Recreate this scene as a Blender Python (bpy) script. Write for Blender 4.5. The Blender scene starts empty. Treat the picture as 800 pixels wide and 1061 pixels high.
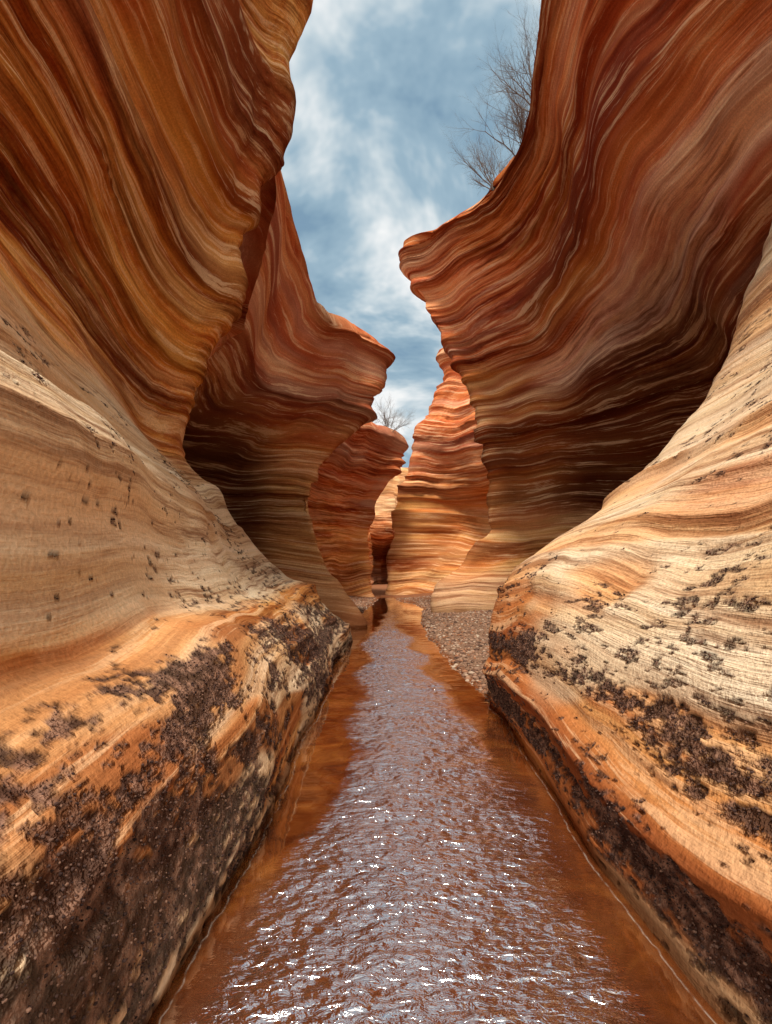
import bpy, math, random, bmesh
import numpy as np
from mathutils import Vector
random.seed(4); rng=np.random.RandomState(7)
sc=bpy.context.scene
sc.view_settings.view_transform='Standard'; sc.view_settings.look='None'; sc.view_settings.exposure=0

# ---------------- numpy noise ----------------
TAB=rng.rand(512,512)
def n2(x,y,k=0):
    x=np.asarray(x,float)+17.3*k+1000; y=np.asarray(y,float)+31.7*k+1000
    xi=np.floor(x).astype(int); yi=np.floor(y).astype(int)
    fx=x-xi; fy=y-yi
    fx=fx*fx*fx*(fx*(fx*6-15)+10); fy=fy*fy*fy*(fy*(fy*6-15)+10)
    a=TAB[xi%512,yi%512]; b=TAB[(xi+1)%512,yi%512]
    c=TAB[xi%512,(yi+1)%512]; d=TAB[(xi+1)%512,(yi+1)%512]
    return (a*(1-fx)+b*fx)*(1-fy)+(c*(1-fx)+d*fx)*fy
def fbm(x,y,k=0,o=4,g=.5):
    r=0;a=1;t=0
    for i in range(o):
        r=r+a*n2(x*2**i,y*2**i,k+i*3); t+=a; a*=g
    return r/t
def sst(a,b,x):
    t=np.clip((x-a)/(b-a),0,1); return t*t*(3-2*t)
def pal(f,stops):
    xs=[p for p,_ in stops]
    return np.stack([np.interp(f,xs,[c[k] for _,c in stops]) for k in range(3)],-1)
def mixc(f,a,b):
    f=np.asarray(f)[...,None] if np.ndim(f) else f
    return a*(1-f)+np.asarray(b)*f

# ---------------- mesh helpers ----------------
def mesh_fill(me,V,F,smooth=True):
    n=F.shape[1]
    me.vertices.add(len(V)); me.vertices.foreach_set('co',V.reshape(-1).astype(np.float32))
    me.loops.add(F.size); me.loops.foreach_set('vertex_index',F.reshape(-1).astype(np.int32))
    me.polygons.add(len(F)); me.polygons.foreach_set('loop_start',(np.arange(len(F))*n).astype(np.int32))
    me.polygons.foreach_set('use_smooth',np.full(len(F),smooth))
    me.update(calc_edges=True); me.validate()
def grid_obj(name,P,mat,attrs=None,flip=False,col=None):
    R,C=P.shape[:2]
    me=bpy.data.meshes.new(name)
    idx=np.arange(R*C).reshape(R,C)
    q=np.stack([idx[:-1,:-1],idx[:-1,1:],idx[1:,1:],idx[1:,:-1]],-1).reshape(-1,4)
    if flip: q=q[:,::-1]
    mesh_fill(me,P.reshape(-1,3),q)
    for k,v in (attrs or {}).items():
        a=me.attributes.new(k,'FLOAT','POINT'); a.data.foreach_set('value',v.reshape(-1).astype(np.float32))
    if col is not None:
        a=me.attributes.new('col','FLOAT_COLOR','POINT')
        cc=np.concatenate([col.reshape(-1,3),np.ones((R*C,1))],1); a.data.foreach_set('color',cc.reshape(-1).astype(np.float32))
    me.materials.append(mat)
    ob=bpy.data.objects.new(name,me); sc.collection.objects.link(ob); return ob
def cr(P,segs,axis):
    P=np.moveaxis(P,axis,0)
    ext=np.concatenate([[2*P[0]-P[1]],P,[2*P[-1]-P[-2]]])
    out=[]
    for i in range(len(P)-1):
        n=segs[i]
        p0,p1,p2,p3=ext[i:i+4]
        for t in np.linspace(0,1,n,endpoint=False):
            out.append(.5*(2*p1+(p2-p0)*t+(2*p0-5*p1+4*p2-p3)*t*t+(3*p1-p0-3*p2+p3)*t**3))
    out.append(P[-1])
    return np.moveaxis(np.array(out),0,axis)
def normals(P):
    du=np.gradient(P,axis=0); dv=np.gradient(P,axis=1)
    n=np.cross(du,dv); return n/(np.linalg.norm(n,axis=-1,keepdims=True)+1e-9)
def rib(n,k=2.2): return np.minimum(np.abs(2*n-1)*k,1)

# rock palettes (linear base colours)
ORANGE=[(0,(.15,.03,.012)),(.17,(.48,.11,.024)),(.33,(.78,.33,.06)),(.45,(.84,.50,.17)),(.54,(.52,.125,.025)),(.66,(.78,.33,.07)),(.8,(.27,.055,.02)),(1,(.74,.41,.17))]
RED=[(0,(.25,.045,.022)),(.2,(.62,.145,.045)),(.38,(.78,.27,.09)),(.5,(.46,.08,.032)),(.64,(.82,.38,.17)),(.8,(.50,.10,.042)),(1,(.80,.50,.33))]
AMBER=[(0,(.34,.095,.03)),(.25,(.72,.27,.06)),(.45,(.84,.49,.17)),(.6,(.54,.165,.045)),(.8,(.84,.56,.25)),(1,(.44,.13,.045))]
CREAM=[(0,(.42,.23,.11)),(.2,(.64,.44,.26)),(.38,(.78,.62,.44)),(.5,(.58,.38,.20)),(.66,(.80,.67,.49)),(.82,(.70,.51,.32)),(1,(.50,.25,.10))]

WALLS=[]
def wall(name,rows,back,rseg,cseg,side,seed,zones,lichf,amp=1.0,backseg=14,coarse=1.0,low=.35,flute=0.,rimamp=0.,alc_shade=None,foot=0.):
    """rows: (s,[(x,y,z)...]) control curves; back: outward rim points;
       zones(s,w)-> weights cream, amber, red; varn(X)-> weight of shade painted into the alcove colour"""
    S=np.array([r[0] for r in rows],float)
    P=np.array([[list(p) for p in r[1]] for r in rows],float)
    C=P.shape[1]
    Pg=np.concatenate([P,np.repeat(S[:,None,None],C,1)],-1)
    Pg=cr(Pg,rseg,0)
    B=np.array(back,float); B=np.concatenate([B,np.full((C,1),S[-1]+3)],-1)
    last=Pg[-1]
    ext=[last*(1-t)+B*t for t in (np.linspace(0,1,backseg+1)[1:]**1.6)]
    Pg=np.concatenate([Pg,np.array(ext)],0)
    Pg=cr(Pg,cseg,1)
    X=Pg[...,:3]; s=Pg[...,3]
    mid=X[:max(3,X.shape[0]-backseg)]
    dl=np.linalg.norm(np.diff(mid,axis=1),axis=-1).mean(0)
    w=np.concatenate([[0],np.cumsum(dl)])[None,:]+0*s+seed*13.7
    sw=s+.85*(fbm(w*.2,s*.16,seed,3)-.5)*coarse+.16*(fbm(w*.7,s*.6,seed+5,3)-.5)
    sw=sw+.42*(n2(sw*1.1,w*.08,seed+6)-.5)+.14*(n2(sw*3.1,w*.15,seed+7)-.5)   # beds of uneven thickness
    cream,amber,red=zones(s,w)
    lich=lichf(s,w)
    N=normals(X)*side
    a=amp*(1-.72*cream)*(1+rimamp*sst(S[-1]-2.5,S[-1]-.5,s))*(1-foot*(1-sst(1.5,4.5,s)))
    fl=n2(sw*1.25,w*.07,seed+60)*.65+.35*n2(sw*2.6,w*.12,seed+61)
    d=low*(fbm(w*.4,s*.35,seed+9,3)-.5)+flute*1.5*(fl-.5)
    rough=sst(.32,.60,fbm(w*.35,s*.7,seed+62,3))     # rubbed-smooth versus weathered patches
    L1=rib(n2(sw*1.5,w*.10,seed+20),2.2); L2=rib(n2(sw*3.7,w*.2,seed+21),1.6)
    L3=rib(n2(sw*9.,w*.4,seed+22),1.5); L4=rib(n2(sw*21.,w*.7,seed+23),1.4)
    jt=n2(sw*4,w*1.3,seed+30)
    led=(.12*L1+.055*L2*(.6+.8*jt)*(.4+.8*rough)+.022*L3*(.4+.8*rough)+.009*L4*(.3+rough))
    d=d+a*(led-.13)+.014*(fbm(w*4+s*2.1,s*4-w*1.7,seed+33,3)-.5)
    # dark crust mask (two crossed noises, so no lattice shows)
    r1,r2=w*11+s*9,s*24-w*4
    q1,q2=w*7-s*15,s*20+w*9
    hf=.5*fbm(r1,r2,seed+43,3,.6)+.5*fbm(q1,q2,seed+53,3,.6)
    lmn=lich+.66*(fbm(w*1.7+s,s*6.0-w*.3,seed+41,5,.72)-.5)+.70*(hf-.5)
    lm=sst(.41,.53,lmn)
    clus=sst(.46,.62,fbm(w*.9+s*.3,s*2.6-w*.2,seed+48,3))
    dn=.5*fbm(w*7+s*5,s*34-w*3,seed+47,3,.6)+.5*fbm(w*6-s*17,s*27+w*6,seed+57,3,.6)
    dash=sst(.615,.665,dn+.13*(clus-.6))
    lm=np.maximum(lm,.8*dash*sst(.02,.10,lich))
    d=d+lm*(.018*hf+.010*n2(w*37+s*12,s*45-w*9,seed+45)-.004)
    Q=X+N*d[...,None]
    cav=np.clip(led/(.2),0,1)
    # colour from bedding
    f1=np.clip((fbm(sw*.9,w*.06,seed+70,3)-.5)*2.4+.5,0,1)
    f2=np.clip((fbm(sw*3.0,w*.09,seed+71,3,.5)-.5)*2.7+.5,0,1)
    f3=np.clip((fbm(sw*12,w*.35,seed+72,3,.6)-.5)*2.4+.5,0,1)
    k3=.06+.18*rough; k2=.40
    def two(p): return (1-k2-k3)[...,None]*pal(f1,p)+k2*pal(f2,p)+k3[...,None]*pal(f3,p)
    col=two(ORANGE); col=mixc(red,col,two(RED)); col=mixc(amber,col,two(AMBER)); col=mixc(cream,col,two(CREAM))
    st=fbm(w*.35,s*1.1,seed+80,4)                # iron staining
    col=mixc(.40*sst(.52,.68,st)*(1-.5*cream),col,col*np.array([.80,.45,.28]))
    if alc_shade is not None:
        vv=alc_shade(Q)*sst(.10,.42,fbm(w*.5,s*.8,seed+81,4)+.15); col=mixc(.84*vv,col,np.array([.085,.024,.013]))  # alcove shade painted into the rock colour, broken up by noise
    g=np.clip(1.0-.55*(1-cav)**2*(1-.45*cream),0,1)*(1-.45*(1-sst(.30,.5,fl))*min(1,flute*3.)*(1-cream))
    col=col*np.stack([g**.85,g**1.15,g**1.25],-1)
    lc=pal(fbm(w*22+s*7,s*30-w*5,seed+90,3),[(.3,(.03,.017,.015)),(.52,(.08,.045,.036)),(.72,(.24,.13,.09))])
    col=mixc(.92*lm,col,lc)
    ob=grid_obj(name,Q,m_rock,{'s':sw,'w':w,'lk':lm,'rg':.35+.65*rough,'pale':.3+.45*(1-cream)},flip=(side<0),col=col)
    WALLS.append((Q,lm,ob)); return ob

# ---------------- materials ----------------
class NT:
    def __init__(s,nt): s.t=nt; nt.nodes.clear()
    def n(s,typ,**k):
        nd=s.t.nodes.new(typ)
        for a,b in k.items(): setattr(nd,a,b)
        return nd
    def l(s,a,b): s.t.links.new(a,b)
    def set(s,sock,v):
        if isinstance(v,bpy.types.NodeSocket): s.l(v,sock)
        else: sock.default_value=v
    def m(s,op,a,b=0.,c=0.,clamp=False):
        nd=s.n('ShaderNodeMath',operation=op); nd.use_clamp=clamp
        s.set(nd.inputs[0],a); s.set(nd.inputs[1],b)
        if len(nd.inputs)>2: s.set(nd.inputs[2],c)
        return nd.outputs[0]
    def attr(s,name): return s.n('ShaderNodeAttribute',attribute_name=name).outputs['Fac']
    def comb(s,x,y,z):
        nd=s.n('ShaderNodeCombineXYZ'); [s.set(nd.inputs[i],v) for i,v in enumerate((x,y,z))]; return nd.outputs[0]
    def noise(s,v,scale=1,detail=3,rough=.5,dist=0,dim='3D'):
        nd=s.n('ShaderNodeTexNoise',noise_dimensions=dim); s.set(nd.inputs['Vector'],v); nd.inputs['Scale'].default_value=scale
        nd.inputs['Detail'].default_value=detail; nd.inputs['Roughness'].default_value=rough; nd.inputs['Distortion'].default_value=dist
        return nd.outputs['Fac']
    def mr(s,v,a,b,c=0.,d=1.,smooth=False):
        nd=s.n('ShaderNodeMapRange'); nd.interpolation_type='SMOOTHSTEP' if smooth else 'LINEAR'
        s.set(nd.inputs[0],v); s.set(nd.inputs[1],a); s.set(nd.inputs[2],b); s.set(nd.inputs[3],c); s.set(nd.inputs[4],d)
        return nd.outputs[0]
    def ramp(s,f,stops):
        nd=s.n('ShaderNodeValToRGB'); e=nd.color_ramp.elements
        while len(e)<len(stops): e.new(.5)
        for i,(p,c) in enumerate(stops): e[i].position=p; e[i].color=(*c,1)
        s.set(nd.inputs[0],f); return nd.outputs[0]
    def mix(s,f,a,b,mode='MIX'):
        nd=s.n('ShaderNodeMix',data_type='RGBA',blend_type=mode); s.set(nd.inputs[0],f)
        for i,v in ((6,a),(7,b)):
            if isinstance(v,tuple): v=(*v,1) if len(v)==3 else v
            s.set(nd.inputs[i],v)
        return nd.outputs[2]
def newmat(name):
    m=bpy.data.materials.new(name); m.use_nodes=True; return m,NT(m.node_tree)

m_rock,t=newmat('banded_sandstone')
s=t.attr('s'); w=t.attr('w'); lk=t.attr('lk'); rg=t.attr('rg')
pos=t.n('ShaderNodeNewGeometry').outputs['Position']
fC=t.noise(t.comb(t.m('MULTIPLY',s,9.),t.m('MULTIPLY',w,.28),0.),1,5,.76,0,'2D')
g=t.noise(pos,42,2,.6)
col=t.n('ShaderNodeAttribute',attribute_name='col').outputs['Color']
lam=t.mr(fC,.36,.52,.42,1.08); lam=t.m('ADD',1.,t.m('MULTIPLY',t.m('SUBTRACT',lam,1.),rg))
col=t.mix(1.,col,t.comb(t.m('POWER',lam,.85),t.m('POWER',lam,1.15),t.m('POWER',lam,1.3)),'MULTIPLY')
pl=t.m('MULTIPLY',t.mr(fC,.545,.62,0,.6),t.m('MULTIPLY',t.attr('pale'),t.m('SUBTRACT',1.,lk)))
col=t.mix(pl,col,(.86,.56,.32))
gg=t.mr(g,.3,.7,.84,1.14); col=t.mix(1.,col,t.comb(gg,gg,gg),'MULTIPLY')
z=t.n('ShaderNodeSeparateXYZ'); t.l(pos,z.inputs[0])
wet=t.mr(z.outputs[2],.03,.11,1.,0.,True)
col=t.mix(wet,col,t.mix(1.,col,(.40,.30,.25),'MULTIPLY'))
h=t.m('ADD',t.m('MULTIPLY',fC,t.m('MULTIPLY',rg,1.4)),t.m('MULTIPLY',g,t.m('ADD',.35,t.m('MULTIPLY',lk,1.4))))
b=t.n('ShaderNodeBump'); b.inputs['Strength'].default_value=.85; b.inputs['Distance'].default_value=.026; t.l(h,b.inputs['Height'])
p=t.n('ShaderNodeBsdfDiffuse'); t.l(col,p.inputs['Color']); t.l(b.outputs[0],p.inputs['Normal'])
o=t.n('ShaderNodeOutputMaterial'); t.l(p.outputs[0],o.inputs[0])

zl=lambda s,w: s*0
# ---------------- left near wall ----------------
cols_y=[-4,-1,1,2.2,3.8,6,8]
prof=[
 [(-.9,-.5),(-.9,0),(-1.0,.5),(-1.2,1.1),(-1.7,2.1),(-2.3,3.2),(-2.7,4.2),(-2.8,4.9),(-2.75,5.8),(-2.7,7),(-2.7,7.7),(-2.8,8.5)],
 [(-.9,-.5),(-.9,0),(-1.0,.5),(-1.2,1.05),(-1.65,2.05),(-2.3,3.15),(-2.7,4.15),(-2.8,4.9),(-2.7,5.8),(-2.6,7),(-2.6,7.7),(-2.7,8.5)],
 [(-.8,-.5),(-.85,0),(-.95,.5),(-1.15,1.),(-1.6,2.),(-2.3,3.1),(-2.7,4.1),(-2.75,4.9),(-2.6,5.9),(-2.5,7.1),(-2.5,7.9),(-2.6,8.8)],
 [(-.75,-.5),(-.75,0),(-.9,.5),(-1.1,1.),(-1.6,2.),(-2.3,3.),(-2.75,4.1),(-2.8,4.9),(-2.6,6),(-2.4,7.3),(-2.4,8.2),(-2.4,9.2)],
 [(-.6,-.5),(-.62,0),(-.8,.5),(-1.1,1.),(-1.7,1.95),(-2.4,2.95),(-2.9,4.),(-2.95,4.7),(-2.7,6),(-2.4,7.5),(-2.3,8.6),(-2.1,10)],
 [(-.65,-.5),(-.7,0),(-.85,.45),(-1.15,.95),(-1.95,1.9),(-2.75,2.9),(-3.2,3.8),(-3.15,4.5),(-2.8,5.8),(-2.3,7.8),(-2.0,9.6),(-1.6,12)],
 [(-.8,-.5),(-.85,0),(-.95,.4),(-1.3,.9),(-2.2,1.9),(-3.1,2.85),(-3.6,3.6),(-3.4,4.3),(-2.9,5.6),(-2.25,7.8),(-1.85,10),(-.8,13.5)]]
nose=[(-.95,12,-.5),(-.96,12,0),(-1.1,11.9,.4),(-1.44,11.5,.9),(-2.36,11,1.9),(-3.2,10,2.84),(-3.45,9.4,3.4),(-3.15,9.1,4.1),(-2.65,9,5.5),(-2.1,9,7.9),(-1.55,9,10),(-.2,9,14)]
bk=[(-3,13,-.5),(-3,13,0),(-3.1,13,.4),(-3.4,12.8,.9),(-4.2,12.2,1.9),(-5,11.2,2.84),(-5.2,10.4,3.4),(-4.8,10.2,4.1),(-4.3,10,5.5),(-3.8,10,7.9),(-3.6,10,10),(-3.2,10,14)]
S=[-.5,0,.5,1,1.9,2.9,3.8,4.5,5.8,7.8,9.5,12]
rows=[]
for j in range(12):
    rows.append((S[j],[(prof[i][j][0],cols_y[i],prof[i][j][1]) for i in range(7)]+[nose[j],bk[j]]))
back=[(-12,-4,9),(-12,-1,9),(-12,1,9.5),(-12,2.2,10),(-12,3.8,11),(-12,6,13),(-12,8,14.5),(-12,9,15),(-12,10,15)]
def zL(s,w):
    c=1-sst(3.1,3.9,s+.9*(fbm(w*.5,s*.3,3)-.5))
    orange=sst(.49,.58,fbm(w*.6,s*2.6,66,3))*(1-sst(.9,1.6,s))
    band=np.exp(-((s-1.14-.05*np.sin(w))/.10)**2)
    red=sst(.5,.65,fbm(w*.15,s*.5,67,2))*sst(4.5,6,s)
    return np.clip(c-.9*orange-.9*band,0,1),np.clip(sst(4.3,3.3,s)+0*s,0,1)*.3,.6*red
def lichL(s,w):
    low=(1-sst(.75,1.2,s))*.44
    n=fbm(w*.9+s*.4,s*2.4-w*.2,71,4)
    return low*(.17+1.45*n)+.11*(1-sst(2.8,3.9,s))+.18*np.exp(-((s-1.0)/.10)**2)
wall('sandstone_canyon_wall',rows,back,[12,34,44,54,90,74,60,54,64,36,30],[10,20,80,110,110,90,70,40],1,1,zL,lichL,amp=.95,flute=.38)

# ---------------- right near buttress ----------------
cy=[-4,-1,1,2.2,3.8,5.3]
a0=[(1.2,-.5),(1.2,0),(1.22,.35),(1.3,.8),(1.5,1.3),(1.75,1.7),(2.3,2.4),(2.9,3.2),(3.4,4.1),(3.7,5.),(3.9,5.8),(4.1,6.7),(4.4,8.)]
a3=[(1.1,-.5),(1.1,0),(1.15,.35),(1.25,.8),(1.5,1.3),(1.78,1.68),(2.3,2.4),(2.95,3.2),(3.5,4.1),(3.8,5.),(4.,5.8),(4.25,6.7),(4.6,8.)]
a4=[(1.10,-.5),(1.12,0),(1.15,.35),(1.22,.8),(1.47,1.3),(1.77,1.65),(2.4,2.35),(3.1,3.15),(3.7,4.05),(4.1,4.95),(4.3,5.8),(4.55,6.7),(4.9,8.)]
a5=[(1.20,-.5),(1.23,0),(1.25,.34),(1.28,.8),(1.45,1.28),(1.72,1.6),(2.55,2.3),(3.35,3.1),(4.05,4.),(4.45,4.9),(4.6,5.7),(4.85,6.6),(5.2,8.2)]
ns=[(1.52,6.4,-.5),(1.5,6.4,0),(1.47,6.4,.34),(1.45,6.4,.8),(1.52,6.6,1.25),(1.8,6.7,1.5),(2.75,7,2.2),(3.6,7,3.06),(4.45,7.2,4),(4.8,7.2,4.85),(4.95,7,5.6),(5.2,7,6.6),(5.6,7,8.5)]
S=[-.5,0,.35,.8,1.28,1.6,2.3,3.1,4,4.9,5.7,6.6,8.2]
rows=[]
for j in range(13):
    r=[(p[j][0],cy[i],p[j][1]) for i,p in enumerate([a0,a0,a0,a3,a4,a5])]+[ns[j],(ns[j][0]+2.2,ns[j][1]+1.3,ns[j][2])]
    rows.append((S[j],r))
back=[(12,y,9) for y in cy]+[(12,7,9.5),(12,8.5,9.5)]
def zR(s,w):
    orange=sst(.46,.60,fbm(w*.4,s*2.4,86,3)+.16*(1-sst(.3,1.1,s)))*(1-sst(1.1,2.0,s))
    o2=sst(.56,.66,fbm(w*.2,s*1.8,88,3))*.55
    return np.clip(1-.9*orange-o2,0,1),0*s+.75,0*s+.3
def lichR(s,w):
    n=fbm(w*.7+s*.3,s*2.-w*.2,91,4)
    b=.44*np.exp(-((s-.80-.06*np.sin(w*1.3))/.19)**2)+.40*np.exp(-((s-.24)/.18)**2)
    return b*(.32+1.3*n)+.11*(1-sst(4.,5.5,s))
wall('sandstone_canyon_wall',rows,back,[12,26,40,44,44,54,56,54,45,40,40,35],[10,20,80,110,100,90,60],-1,2,zR,lichR,amp=.9,low=.22,flute=.08)

# ---------------- left middle wall ----------------
def R(s,*p): return (s,list(p))
rows=[
 R(-.3,(-5.5,10,-.3),(-5.6,12,-.3),(-3.8,13.6,-.3),(-1.6,13.8,-.3),(-.68,14.2,-.3),(-3,16.5,-.3)),
 R(.2,(-5.5,10,.2),(-5.8,12,.2),(-4.0,13.8,.2),(-1.6,13.8,.2),(-.72,14.2,.2),(-3,16.5,.2)),
 R(1,(-5.7,10,1),(-6.3,12.2,1),(-4.8,14.4,1),(-2.3,14.3,1),(-1.17,14.5,1),(-3.2,16.5,1)),
 R(2,(-5.9,10,2),(-6.7,12.3,2),(-5.4,14.9,2),(-3.0,14.8,2),(-1.78,14.6,2),(-3.6,16.5,2)),
 R(3,(-5.9,10,3),(-6.7,12.3,3),(-5.4,15.1,3),(-3.2,15,3),(-2.08,14.6,3.05),(-3.8,16.5,3)),
 R(3.9,(-5.3,10,4.0),(-6.0,12.2,4.1),(-4.9,14.6,4.1),(-3.0,14.6,4),(-1.98,14.5,3.8),(-3.7,16.5,3.9)),
 R(4.7,(-4.1,9.9,4.7),(-4.3,11.9,4.8),(-3.5,13.4,4.8),(-2.4,14.1,4.7),(-1.4,14.5,4.6),(-3.2,16.5,4.7)),
 R(5.5,(-3.2,9.8,5.3),(-3.0,11.4,5.3),(-2.5,12.7,5.4),(-1.5,13.7,5.5),(-.65,14.5,5.4),(-2.4,16.5,5.5)),
 R(6.4,(-2.6,9.7,6.6),(-2.35,11.2,6.5),(-1.9,12.4,6.3),(-1.0,13.7,6.4),(-.05,14.5,6.3),(-1.8,16.5,6.4)),
 R(7.3,(-1.95,9.6,8.8),(-1.65,11,8.1),(-1.6,12.3,7.3),(-.9,13.7,7.5),(-.12,14.5,7.3),(-1.8,16.5,7.3)),
]
back=[(-12,9.6,9.5),(-12,11,9),(-12,12.3,8.5),(-10,13.7,8.5),(-9,14.5,8.5),(-9,16.5,8.5)]
zM=lambda s,w:(.35*(1-sst(.8,2.2,s)),.8*(1-sst(2.5,5.5,s)),.25+.7*sst(4,6.5,s))
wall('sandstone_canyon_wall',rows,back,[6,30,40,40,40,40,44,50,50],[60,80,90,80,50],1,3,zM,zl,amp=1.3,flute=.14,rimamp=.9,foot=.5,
     alc_shade=lambda Q:(1-sst(4.6,5.9,Q[...,2]))*sst(.8,2.2,Q[...,2])*(1-sst(-3.9,-2.3,Q[...,0])))  # painted shade darkens the colour of the hollow under the overhang

# ---------------- left far wall ----------------
rows=[
 R(-.3,(-4.4,17,-.3),(-4,21,-.3),(-2.8,25,-.3),(-1.6,27,-.3),(-.7,28,-.3),(-3,31,-.3)),
 R(.3,(-4.4,17,.3),(-4,21,.3),(-2.8,25,.3),(-1.6,27,.3),(-.7,28,.3),(-3,31,.3)),
 R(1.5,(-4.4,17,1.5),(-4,21,1.5),(-2.8,25,1.5),(-1.8,27,1.5),(-.85,28,1.5),(-3,31,1.5)),
 R(3.5,(-4.2,17,3.5),(-3.7,21,3.5),(-2.6,25,3.5),(-1.7,27,3.5),(-.85,28,3.5),(-3,31,3.5)),
 R(5.2,(-3.7,17,5.2),(-3.2,21,5.2),(-2.1,25,5.2),(-1.2,27,5.2),(-.5,28,5.2),(-3,31,5.2)),
 R(6.7,(-3.3,17,6.7),(-2.7,21,6.7),(-1.4,25,6.7),(-.2,27,6.7),(.6,28,6.7),(-2,31,6.7)),
 R(7.9,(-3,17,8),(-2.4,21,8.2),(-1.0,25,8.3),(.1,27,8.2),(.9,28,7.8),(-1.8,31,7.8)),
]
back=[(-12,17,9),(-12,21,9),(-12,25,9),(-10,27,9),(-9,28,9),(-9,31,9)]
wall('sandstone_canyon_wall',rows,back,[4,24,34,34,34,34],[50,60,60,50,40],1,4,lambda s,w:(0*s,.75*(1-sst(1,4,s)),.3+.65*sst(3,6,s)),zl,amp=1.4,rimamp=.9,flute=.2,foot=.5)

# ---------------- right big wall ----------------
def RR(s,xy,z):
    return (s,[(x,y,(z[i] if isinstance(z,(list,tuple)) else z)) for i,(x,y) in enumerate(xy)])
rows=[
 RR(-.3,[(7,4),(7.8,9.5),(7.6,11.5),(6.8,13.8),(4.6,15.9),(2.5,17.1),(1.65,17.9),(4,20.5)],-.3),
 RR(.4,[(7,4),(7.8,9.5),(7.6,11.5),(6.8,13.8),(4.7,15.9),(2.5,17.1),(1.65,17.9),(4,20.5)],.4),
 RR(1,[(7,4),(7.9,9.5),(7.8,11.6),(6.9,14.1),(5.0,16.1),(2.9,17.2),(1.9,18),(4.2,20.5)],1.),
 RR(1.8,[(7,4),(8.1,9.6),(8.2,11.9),(7.4,14.4),(5.6,16.4),(3.8,17.4),(2.7,18),(4.6,20.5)],1.8),
 RR(2.8,[(6.8,4),(8.2,9.6),(8.5,12.0),(7.9,14.6),(6.2,16.6),(4.5,17.6),(3.3,18),(5.2,20.5)],2.8),
 RR(4.1,[(6.3,4),(7.8,9.6),(8.4,12.0),(8.0,14.7),(6.4,16.7),(4.7,17.7),(3.55,18),(5.5,20.5)],4.1),
 RR(5.4,[(5.8,4),(6.8,9.3),(7.5,11.7),(7.2,14.3),(5.9,16.3),(4.4,17.5),(3.4,18),(5.4,20.5)],5.4),
 RR(7,[(5.2,4),(5.3,8.8),(5.8,11.1),(5.8,13.4),(5.1,15.5),(3.8,17.2),(2.9,18),(5,20.5)],[6.9,7,7,7,7,7,7,7]),
 RR(8.7,[(4.8,4),(4.3,8.5),(4.4,10.8),(4.7,13),(4.1,15.3),(2.9,17.2),(2.1,18),(4.4,20.5)],[8,8.7,8.7,8.6,8.6,8.7,8.7,8.7]),
 RR(10,[(4.6,4),(3.75,8.4),(3.8,10.7),(4.1,12.9),(3.5,15.2),(2.2,17.2),(1.3,18),(4,20.5)],[8.6,10.1,10,9.6,9.8,10,10,10]),
 RR(11.1,[(4.5,4),(3.4,8.3),(3.5,10.5),(3.6,12.7),(2.95,15.1),(1.65,17.1),(.75,18),(3.5,20.5)],[9.1,11.5,11,10.5,10.9,11.3,11.1,11.1]),
 RR(12.2,[(4.4,4),(3.1,8.3),(3.3,10.3),(3.2,12.4),(2.6,15),(1.5,17),(.64,18),(3.3,20.5)],[9.5,13.2,12,11.2,11.8,12.3,12.2,12.2]),
]
back=[(12,4,10),(12,8.3,14),(12,10.3,13),(12,12.4,12),(12,15,12.6),(11,17,13),(10,18,13),(10,20.5,13)]
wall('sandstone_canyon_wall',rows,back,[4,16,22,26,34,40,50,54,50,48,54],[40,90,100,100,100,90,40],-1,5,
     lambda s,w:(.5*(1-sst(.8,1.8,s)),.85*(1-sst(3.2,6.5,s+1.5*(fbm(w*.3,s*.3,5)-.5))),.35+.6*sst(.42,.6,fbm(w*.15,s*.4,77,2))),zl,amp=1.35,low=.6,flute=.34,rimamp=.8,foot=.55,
     alc_shade=lambda Q:.85*(1-sst(6.5,8.8,Q[...,2]))*sst(2.,3.6,Q[...,2])*sst(4.6,6.2,Q[...,0]))  # shade painted into the colour of the recess below the bulge

# ---------------- right far wall ----------------
nz=[(0,-.4),(0,.4),(.1,1.5),(.43,3.1),(.43,4.7),(1.07,6.3),(1.6,7.9),(2.1,10),(2.95,11.9),(3.05,13.4)]
rows=[]
for k,(x,z) in enumerate(nz):
    dx=[5.8,5.3,3.9,1.7,0,2.2]
    alc=2.4*math.exp(-((z-4)/2.2)**2)
    rows.append(R(z,*[(x*(1 if i>2 else .6)+dx[i]+(alc if i in(2,3) else 0),[20,24,27,29,30,33][i]+(alc*.5 if i in (2,3) else 0),z) for i in range(6)]))
back=[(14,20,14),(14,24,14),(14,27,14),(12,29,14),(11,30,14),(11,33,14)]
wall('sandstone_canyon_wall',rows,back,[3,20,26,26,26,26,30,30,24],[40,50,60,50,40],-1,6,lambda s,w:(0*s,.9*(1-sst(4,7.5,s)),.3+.65*sst(5,8,s)),zl,amp=1.2,low=.8,rimamp=.4,flute=.3,foot=.4)

# ---------------- end wall closing the view ----------------
rows=[R(z,*[(x,40+2.5*math.sin(x*.35)+.25*z+(5.0 if (abs(x+.3)<1.0 and z<3.2) else 0),z) for x in (-14,-8,-4,-1.8,-1.0,-.3,.5,1.4,4,8,14)]) for z in (-.3,1,2,3,4,6,8,9.4)]
back=[(x,55,10.5) for x in (-14,-8,-4,-1.8,-1,-.3,.5,1.4,4,8,14)]
wall('sandstone_canyon_wall',rows,back,[16]*7,[16]*10,-1,7,lambda s,w:(.5*sst(4,6.5,s),.4+0*s,.8*(1-sst(4,7,s))),zl,amp=2.0,low=.8)

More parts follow.
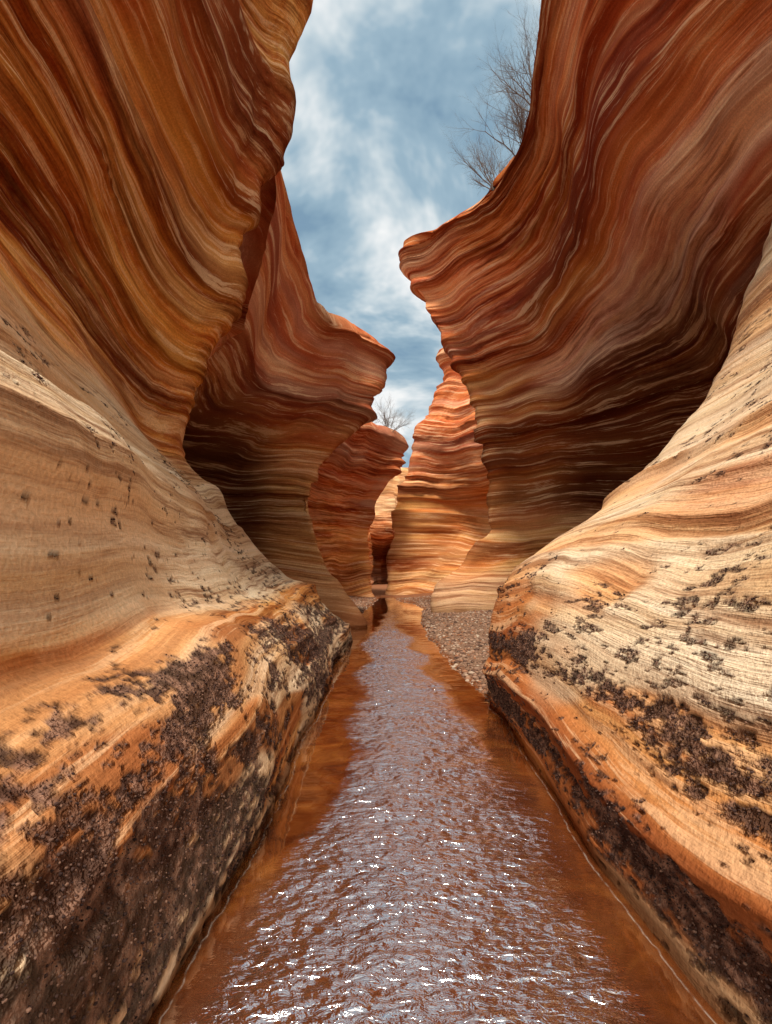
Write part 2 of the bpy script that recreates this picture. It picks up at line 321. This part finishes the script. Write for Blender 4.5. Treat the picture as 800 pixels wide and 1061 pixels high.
# ---------------- ground ----------------
def chan(x,y):
    xl=np.interp(y,[-10,0,3.8,6,8,12,14,18,22,26,31],[-1.5,-1.3,-1.1,-1.1,-1.2,-1.4,-1.1,-.8,-.6,-.4,-.2])
    xr=np.interp(y,[0,4.6,5.6,7.6,10,14,16.8,20,24,26,31],[1.7,1.6,1.2,.98,.95,.95,1.05,1.4,1.2,.5,.1])
    return xl,xr
def gz(x,y):
    xl,xr=chan(x,y)
    wob=.12*(fbm(x*1.3,y*.8,55,3)-.5)*2
    d=np.maximum(xl-x,x-xr)+wob
    d=np.maximum(d,(y-29.)*.4)
    z=-.14+.22*sst(-.25,.25,d)+.22*sst(.3,3,d)
    return z+.03*(fbm(x*3,y*3,57,3)-.5)
def axis(fine,lim,n):
    t=np.linspace(-1,1,n); return np.sign(t)*(np.abs(t)*fine+np.abs(t)**7*(lim-fine))
gx=np.sort(axis(5,400,260)); gy=np.concatenate([np.linspace(-400,-6,12),np.linspace(-5,34,420),np.linspace(36,400,20)])
GX,GY=np.meshgrid(gx,gy)
G=np.stack([GX,GY,gz(GX,GY)],-1)
m,t=newmat('gravelly_sand'); pos=t.n('ShaderNodeNewGeometry').outputs['Position']
vo=t.n('ShaderNodeTexVoronoi'); vo.inputs['Scale'].default_value=22; t.l(pos,vo.inputs['Vector'])
gn=t.noise(pos,26,3,.7)
c=t.ramp(gn,[(.3,(.10,.05,.03)),(.5,(.24,.135,.085)),(.7,(.37,.24,.16))])
sp=t.n('ShaderNodeSeparateXYZ'); t.l(pos,sp.inputs[0])
c=t.mix(t.mr(sp.outputs[2],.0,.05,1,0),c,(.20,.055,.014))
c=t.mix(t.mr(sp.outputs[1],18,26,0,.75),c,(.24,.085,.035))
b=t.n('ShaderNodeBump'); b.inputs['Distance'].default_value=.03; t.l(t.m('SUBTRACT',gn,vo.outputs['Distance']),b.inputs['Height'])
p=t.n('ShaderNodeBsdfDiffuse'); t.l(c,p.inputs['Color']); t.l(b.outputs[0],p.inputs['Normal'])
o=t.n('ShaderNodeOutputMaterial'); t.l(p.outputs[0],o.inputs[0])
grid_obj('ground',G,m)

# ---------------- pebbles ----------------
bm=bmesh.new(); bmesh.ops.create_icosphere(bm,subdivisions=1,radius=1)
IV=np.array([v.co[:] for v in bm.verts]); IF=np.array([[v.index for v in f.verts] for f in bm.faces]); bm.free()
def scatter(name,P,size,flat,mat,smooth=True):
    n=len(P); ang=rng.rand(n)*6.28
    V=IV[None]*(1+.35*(rng.rand(n,len(IV),1)-.5))
    sc3=np.stack([size*(.7+.7*rng.rand(n)),size*(.7+.5*rng.rand(n)),size*flat],-1)
    V=V*sc3[:,None,:]
    c_,s_=np.cos(ang)[:,None],np.sin(ang)[:,None]
    V=np.stack([V[...,0]*c_-V[...,1]*s_,V[...,0]*s_+V[...,1]*c_,V[...,2]],-1)+P[:,None,:]
    F=(IF[None]+(np.arange(n)*len(IV))[:,None,None]).reshape(-1,3)
    me=bpy.data.meshes.new(name); mesh_fill(me,V.reshape(-1,3),F,smooth)
    a=me.attributes.new('tint','FLOAT','POINT'); a.data.foreach_set('value',np.repeat(rng.rand(n),len(IV)).astype(np.float32))
    me.materials.append(mat); ob=bpy.data.objects.new(name,me); sc.collection.objects.link(ob); return ob
mp,t=newmat('pebble_stone')
c=t.ramp(t.attr('tint'),[(0,(.07,.04,.03)),(.3,(.20,.11,.075)),(.55,(.33,.21,.145)),(.75,(.28,.115,.055)),(1,(.46,.36,.27))])
p=t.n('ShaderNodeBsdfDiffuse'); t.l(c,p.inputs['Color'])
o=t.n('ShaderNodeOutputMaterial'); t.l(p.outputs[0],o.inputs[0])
N=80000
yy=4.8+22*rng.rand(N)**1.6; xx=-3+8*rng.rand(N)
zz=gz(xx,yy); keep=(zz>-.03)
P=np.stack([xx,yy,zz+.004],-1)[keep][:34000]
scatter('gravel',P,.011+.036*rng.rand(len(P))**3,.6,mp)

# ---------------- crust flakes on the near walls ----------------
mc,t=newmat('dark_crust')
c=t.ramp(t.attr('tint'),[(0,(.025,.015,.014)),(.6,(.08,.045,.036)),(1,(.20,.11,.075))])
p=t.n('ShaderNodeBsdfDiffuse'); t.l(c,p.inputs['Color'])
o=t.n('ShaderNodeOutputMaterial'); t.l(p.outputs[0],o.inputs[0])
pts=[];szs=[]
for Q,lm,ob in WALLS[:2]:
    q=Q.reshape(-1,3); l=lm.reshape(-1)
    y=q[:,1]; ok=(l>.6)&(y>.8)&(y<9)&(q[:,2]>.05)&(q[:,2]<4)
    ii=np.where(ok)[0]; ii=rng.choice(ii,min(14000,len(ii)),replace=False)
    jit=(rng.rand(len(ii),3)-.5)*.012
    pts.append(q[ii]+jit); szs.append((.0025+.005*rng.rand(len(ii))**2)*(.7+.12*y[ii]))
scatter('lichen_crust',np.concatenate(pts),np.concatenate(szs),.8,mc,False)

# ---------------- stream ----------------
def waterline(Q):
    z=Q[...,2]; n=(z[:140]<.01).sum(0)
    j=np.arange(Q.shape[1]); r=np.clip(n,1,Q.shape[0]-2)
    return Q[r,j,1],Q[r,j,0]
yl,xl_=waterline(WALLS[0][0][:, :-45]); yr,xr0=waterline(WALLS[1][0][:, :-65])
ol=np.argsort(yl); orr=np.argsort(yr)
ny,nx=1300,420
wy=.4*np.exp(np.linspace(0,math.log(33/.4),ny)); wx=np.linspace(-2.2,2.6,nx)
WX,WY=np.meshgrid(wx,wy)
lw=np.interp(WY,[1.8,2.9,4.4,7,10,16,22],[-.64,-.52,-.22,-.38,-.4,-.1,.3])
rw=np.interp(WY,[1.8,2.9,4.4,7,10,16,22],[.86,.98,.95,.75,.6,.35,.6])
wn=.6*(fbm(WX*1.3,WY*.8,101,4)-.5)
mask=sst(-.12,.16,WX-lw+wn)*sst(-.14,.20,rw-WX+wn)*(1-.6*sst(11,17,WY))
xs_=np.interp(WY,yl[ol],xl_[ol]); xr_=np.interp(WY,yr[orr],xr0[orr])
xr_=np.where(WY>6.0,9,xr_)
shore=np.minimum(WX-xs_,xr_-WX)
u_=WX+.35*(fbm(WX*1.5,WY*1.5,120,2)-.5); v_=WY+.5*WX*(fbm(WX*.7,WY*.6,121,2)-.5)+.12*(fbm(WX*3,WY*3,122,2)-.5)
wv=(fbm(u_*2.4,v_*5.5,105,2)-.5)*.018+(fbm(u_*8+v_*2,v_*17-u_*3,106,3,.6)-.5)*.020+(fbm(u_*26+v_*6,v_*40,109,2)-.5)*.006
h=mask*wv*(.8+.06*WY)+(1-mask)*.0035*(fbm(WX*3,WY*5,108,3)-.5)
Wt=np.stack([WX,WY,h],-1)
mw,t=newmat('silty_water')
mk=t.attr('ripple'); sh=t.attr('shore'); pos=t.n('ShaderNodeNewGeometry').outputs['Position']
mp_=t.n('ShaderNodeMapping'); mp_.inputs['Scale'].default_value=(16,34,1); t.l(pos,mp_.inputs['Vector'])
f1=t.noise(mp_.outputs[0],1,3,.62,.5)
big=t.noise(pos,2.2,4,.65,1.0)
c=t.ramp(big,[(.32,(.045,.010,.003)),(.5,(.13,.032,.006)),(.68,(.24,.075,.014))])
c=t.mix(t.m('MULTIPLY',mk,.75),c,(.10,.028,.012))
fo=t.m('ABSOLUTE',t.m('SUBTRACT',sh,t.m('ADD',.035,t.m('MULTIPLY',t.m('SUBTRACT',big,.5),.06))))
foam=t.m('MULTIPLY',t.mr(fo,.001,.006,1,0),t.mr(t.noise(pos,14,2,.6),.40,.58,.05,.55))
c=t.mix(foam,c,(.5,.43,.36))
b=t.n('ShaderNodeBump'); b.inputs['Distance'].default_value=.012; t.l(mk,b.inputs['Strength']); t.l(f1,b.inputs['Height'])
d=t.n('ShaderNodeBsdfDiffuse'); t.l(c,d.inputs['Color']); t.l(b.outputs[0],d.inputs['Normal'])
g=t.n('ShaderNodeBsdfGlossy'); g.inputs['Color'].default_value=(.97,.97,.97,1); t.l(b.outputs[0],g.inputs['Normal'])
t.l(t.mr(mk,0,1,.04,.12),g.inputs['Roughness'])
fr=t.n('ShaderNodeFresnel'); fr.inputs['IOR'].default_value=1.4
mx=t.n('ShaderNodeMixShader'); t.l(t.m('ADD',fr.outputs[0],t.mr(mk,0,1,.30,.56),clamp=True),mx.inputs[0]); t.l(d.outputs[0],mx.inputs[1]); t.l(g.outputs[0],mx.inputs[2])
o=t.n('ShaderNodeOutputMaterial'); t.l(mx.outputs[0],o.inputs[0])
grid_obj('stream_water',Wt,mw,{'ripple':mask,'shore':shore})

# ---------------- shrubs ----------------
mb,t=newmat('dry_bark')
p=t.n('ShaderNodeBsdfDiffuse'); p.inputs['Color'].default_value=(.16,.125,.105,1)
o=t.n('ShaderNodeOutputMaterial'); t.l(p.outputs[0],o.inputs[0])
def shrub(base,height,lean,n0,seed,r0=.03,spread=.4):
    rd=random.Random(seed); V=[];F=[]
    def seg(a,b,ra,rb):
        d=(b-a).normalized(); u=d.orthogonal().normalized(); v=d.cross(u); k=len(V)
        for c_,r in((a,ra),(b,rb)):
            for i in range(4):
                an=i*math.pi/2; V.append(tuple(c_+u*math.cos(an)*r+v*math.sin(an)*r))
        for i in range(4): F.append((k+i,k+(i+1)%4,k+4+(i+1)%4,k+4+i))
    def grow(p,d,L,r,lv):
        n=5
        for i in range(n):
            d=(d+Vector((rd.gauss(0,.13),rd.gauss(0,.13),rd.gauss(0.03,.10)))).normalized()
            q=p+d*L/n; r2=r*.84; seg(p,q,r,r2); p=q; r=r2
            if lv>0 and i>=1:
                for _ in range(rd.choice([1,2,2])):
                    dd=(d+Vector((rd.gauss(0,.5),rd.gauss(0,.5),rd.gauss(.1,.4)))).normalized()
                    grow(p,dd,L*rd.uniform(.4,.62),r*.62,lv-1)
    for _ in range(n0):
        d=(Vector(lean)+Vector((rd.gauss(0,spread),rd.gauss(0,spread),rd.gauss(0,.2)))).normalized()
        grow(Vector(base),d,height*rd.uniform(.6,1),r0,3)
    me=bpy.data.meshes.new('bare_shrub'); mesh_fill(me,np.array(V),np.array(F)); me.materials.append(mb)
    ob=bpy.data.objects.new('bare_shrub',me); sc.collection.objects.link(ob)
shrub((3.35,12.8,10.9),1.65,(-.22,0,1),12,1,.02,.33)
shrub((2.8,14.0,11.3),1.1,(-.25,0,1),10,5,.017,.42)
shrub((3.25,11.6,11.3),1.3,(-.2,0,1),10,8,.018,.3)
shrub((.1,27,8.1),1.2,(-.1,0,1),8,2,.03)
shrub((-.8,26,8.2),.8,(0,0,1),6,3,.025)

# ---------------- sky, light ----------------
wd=bpy.data.worlds.new('World'); sc.world=wd; wd.use_nodes=True; wd.name='sky'
t=NT(wd.node_tree)
EL=62
sky=t.n('ShaderNodeTexSky',sky_type='NISHITA'); sky.sun_disc=False; sky.sun_elevation=math.radians(EL); sky.sun_rotation=math.radians(190)
dirv=t.n('ShaderNodeTexCoord').outputs['Generated']
sp=t.n('ShaderNodeSeparateXYZ'); t.l(dirv,sp.inputs[0])
zz_=t.m('ADD',t.m('MAXIMUM',sp.outputs[2],0),.30)
pv=t.comb(t.m('DIVIDE',sp.outputs[0],zz_),t.m('DIVIDE',sp.outputs[1],zz_),1.9)
f1=t.noise(pv,2.7,5,.60,.25)
cl=t.ramp(f1,[(.36,(1.55,2.5,3.35)),(.46,(2.4,3.4,4.15)),(.53,(4.1,4.8,5.2)),(.61,(6.6,6.7,6.7))])
cov=t.mr(f1,.3,.4,.75,1.)
colr=t.mix(cov,sky.outputs[0],cl)
br=t.mr(sp.outputs[1],.35,-.6,1.,2.7,True)
warm=t.mix(t.mr(sp.outputs[1],.35,-.6,0,1),(1.,1.,1.),(1.10,1.,.86))
colr=t.mix(1.,colr,t.comb(br,br,br),'MULTIPLY'); colr=t.mix(1.,colr,warm,'MULTIPLY')
bg=t.n('ShaderNodeBackground'); t.l(colr,bg.inputs[0]); bg.inputs[1].default_value=.14
o=t.n('ShaderNodeOutputWorld'); t.l(bg.outputs[0],o.inputs[0])
L=bpy.data.lights.new('sun','SUN'); L.energy=5.0; L.angle=math.radians(12); L.color=(1,.93,.82)
lo=bpy.data.objects.new('sun',L); sc.collection.objects.link(lo); lo.rotation_euler=(math.radians(90-EL),0,math.radians(-10))

cam=bpy.data.cameras.new('camera'); co=bpy.data.objects.new('camera',cam); sc.collection.objects.link(co)
co.location=(0,0,1.5); co.rotation_euler=(math.radians(90),0,0)
cam.sensor_fit='HORIZONTAL'; cam.sensor_width=36; cam.lens=25.2; cam.shift_y=.074; cam.clip_end=2000; cam.clip_start=.05
sc.camera=co
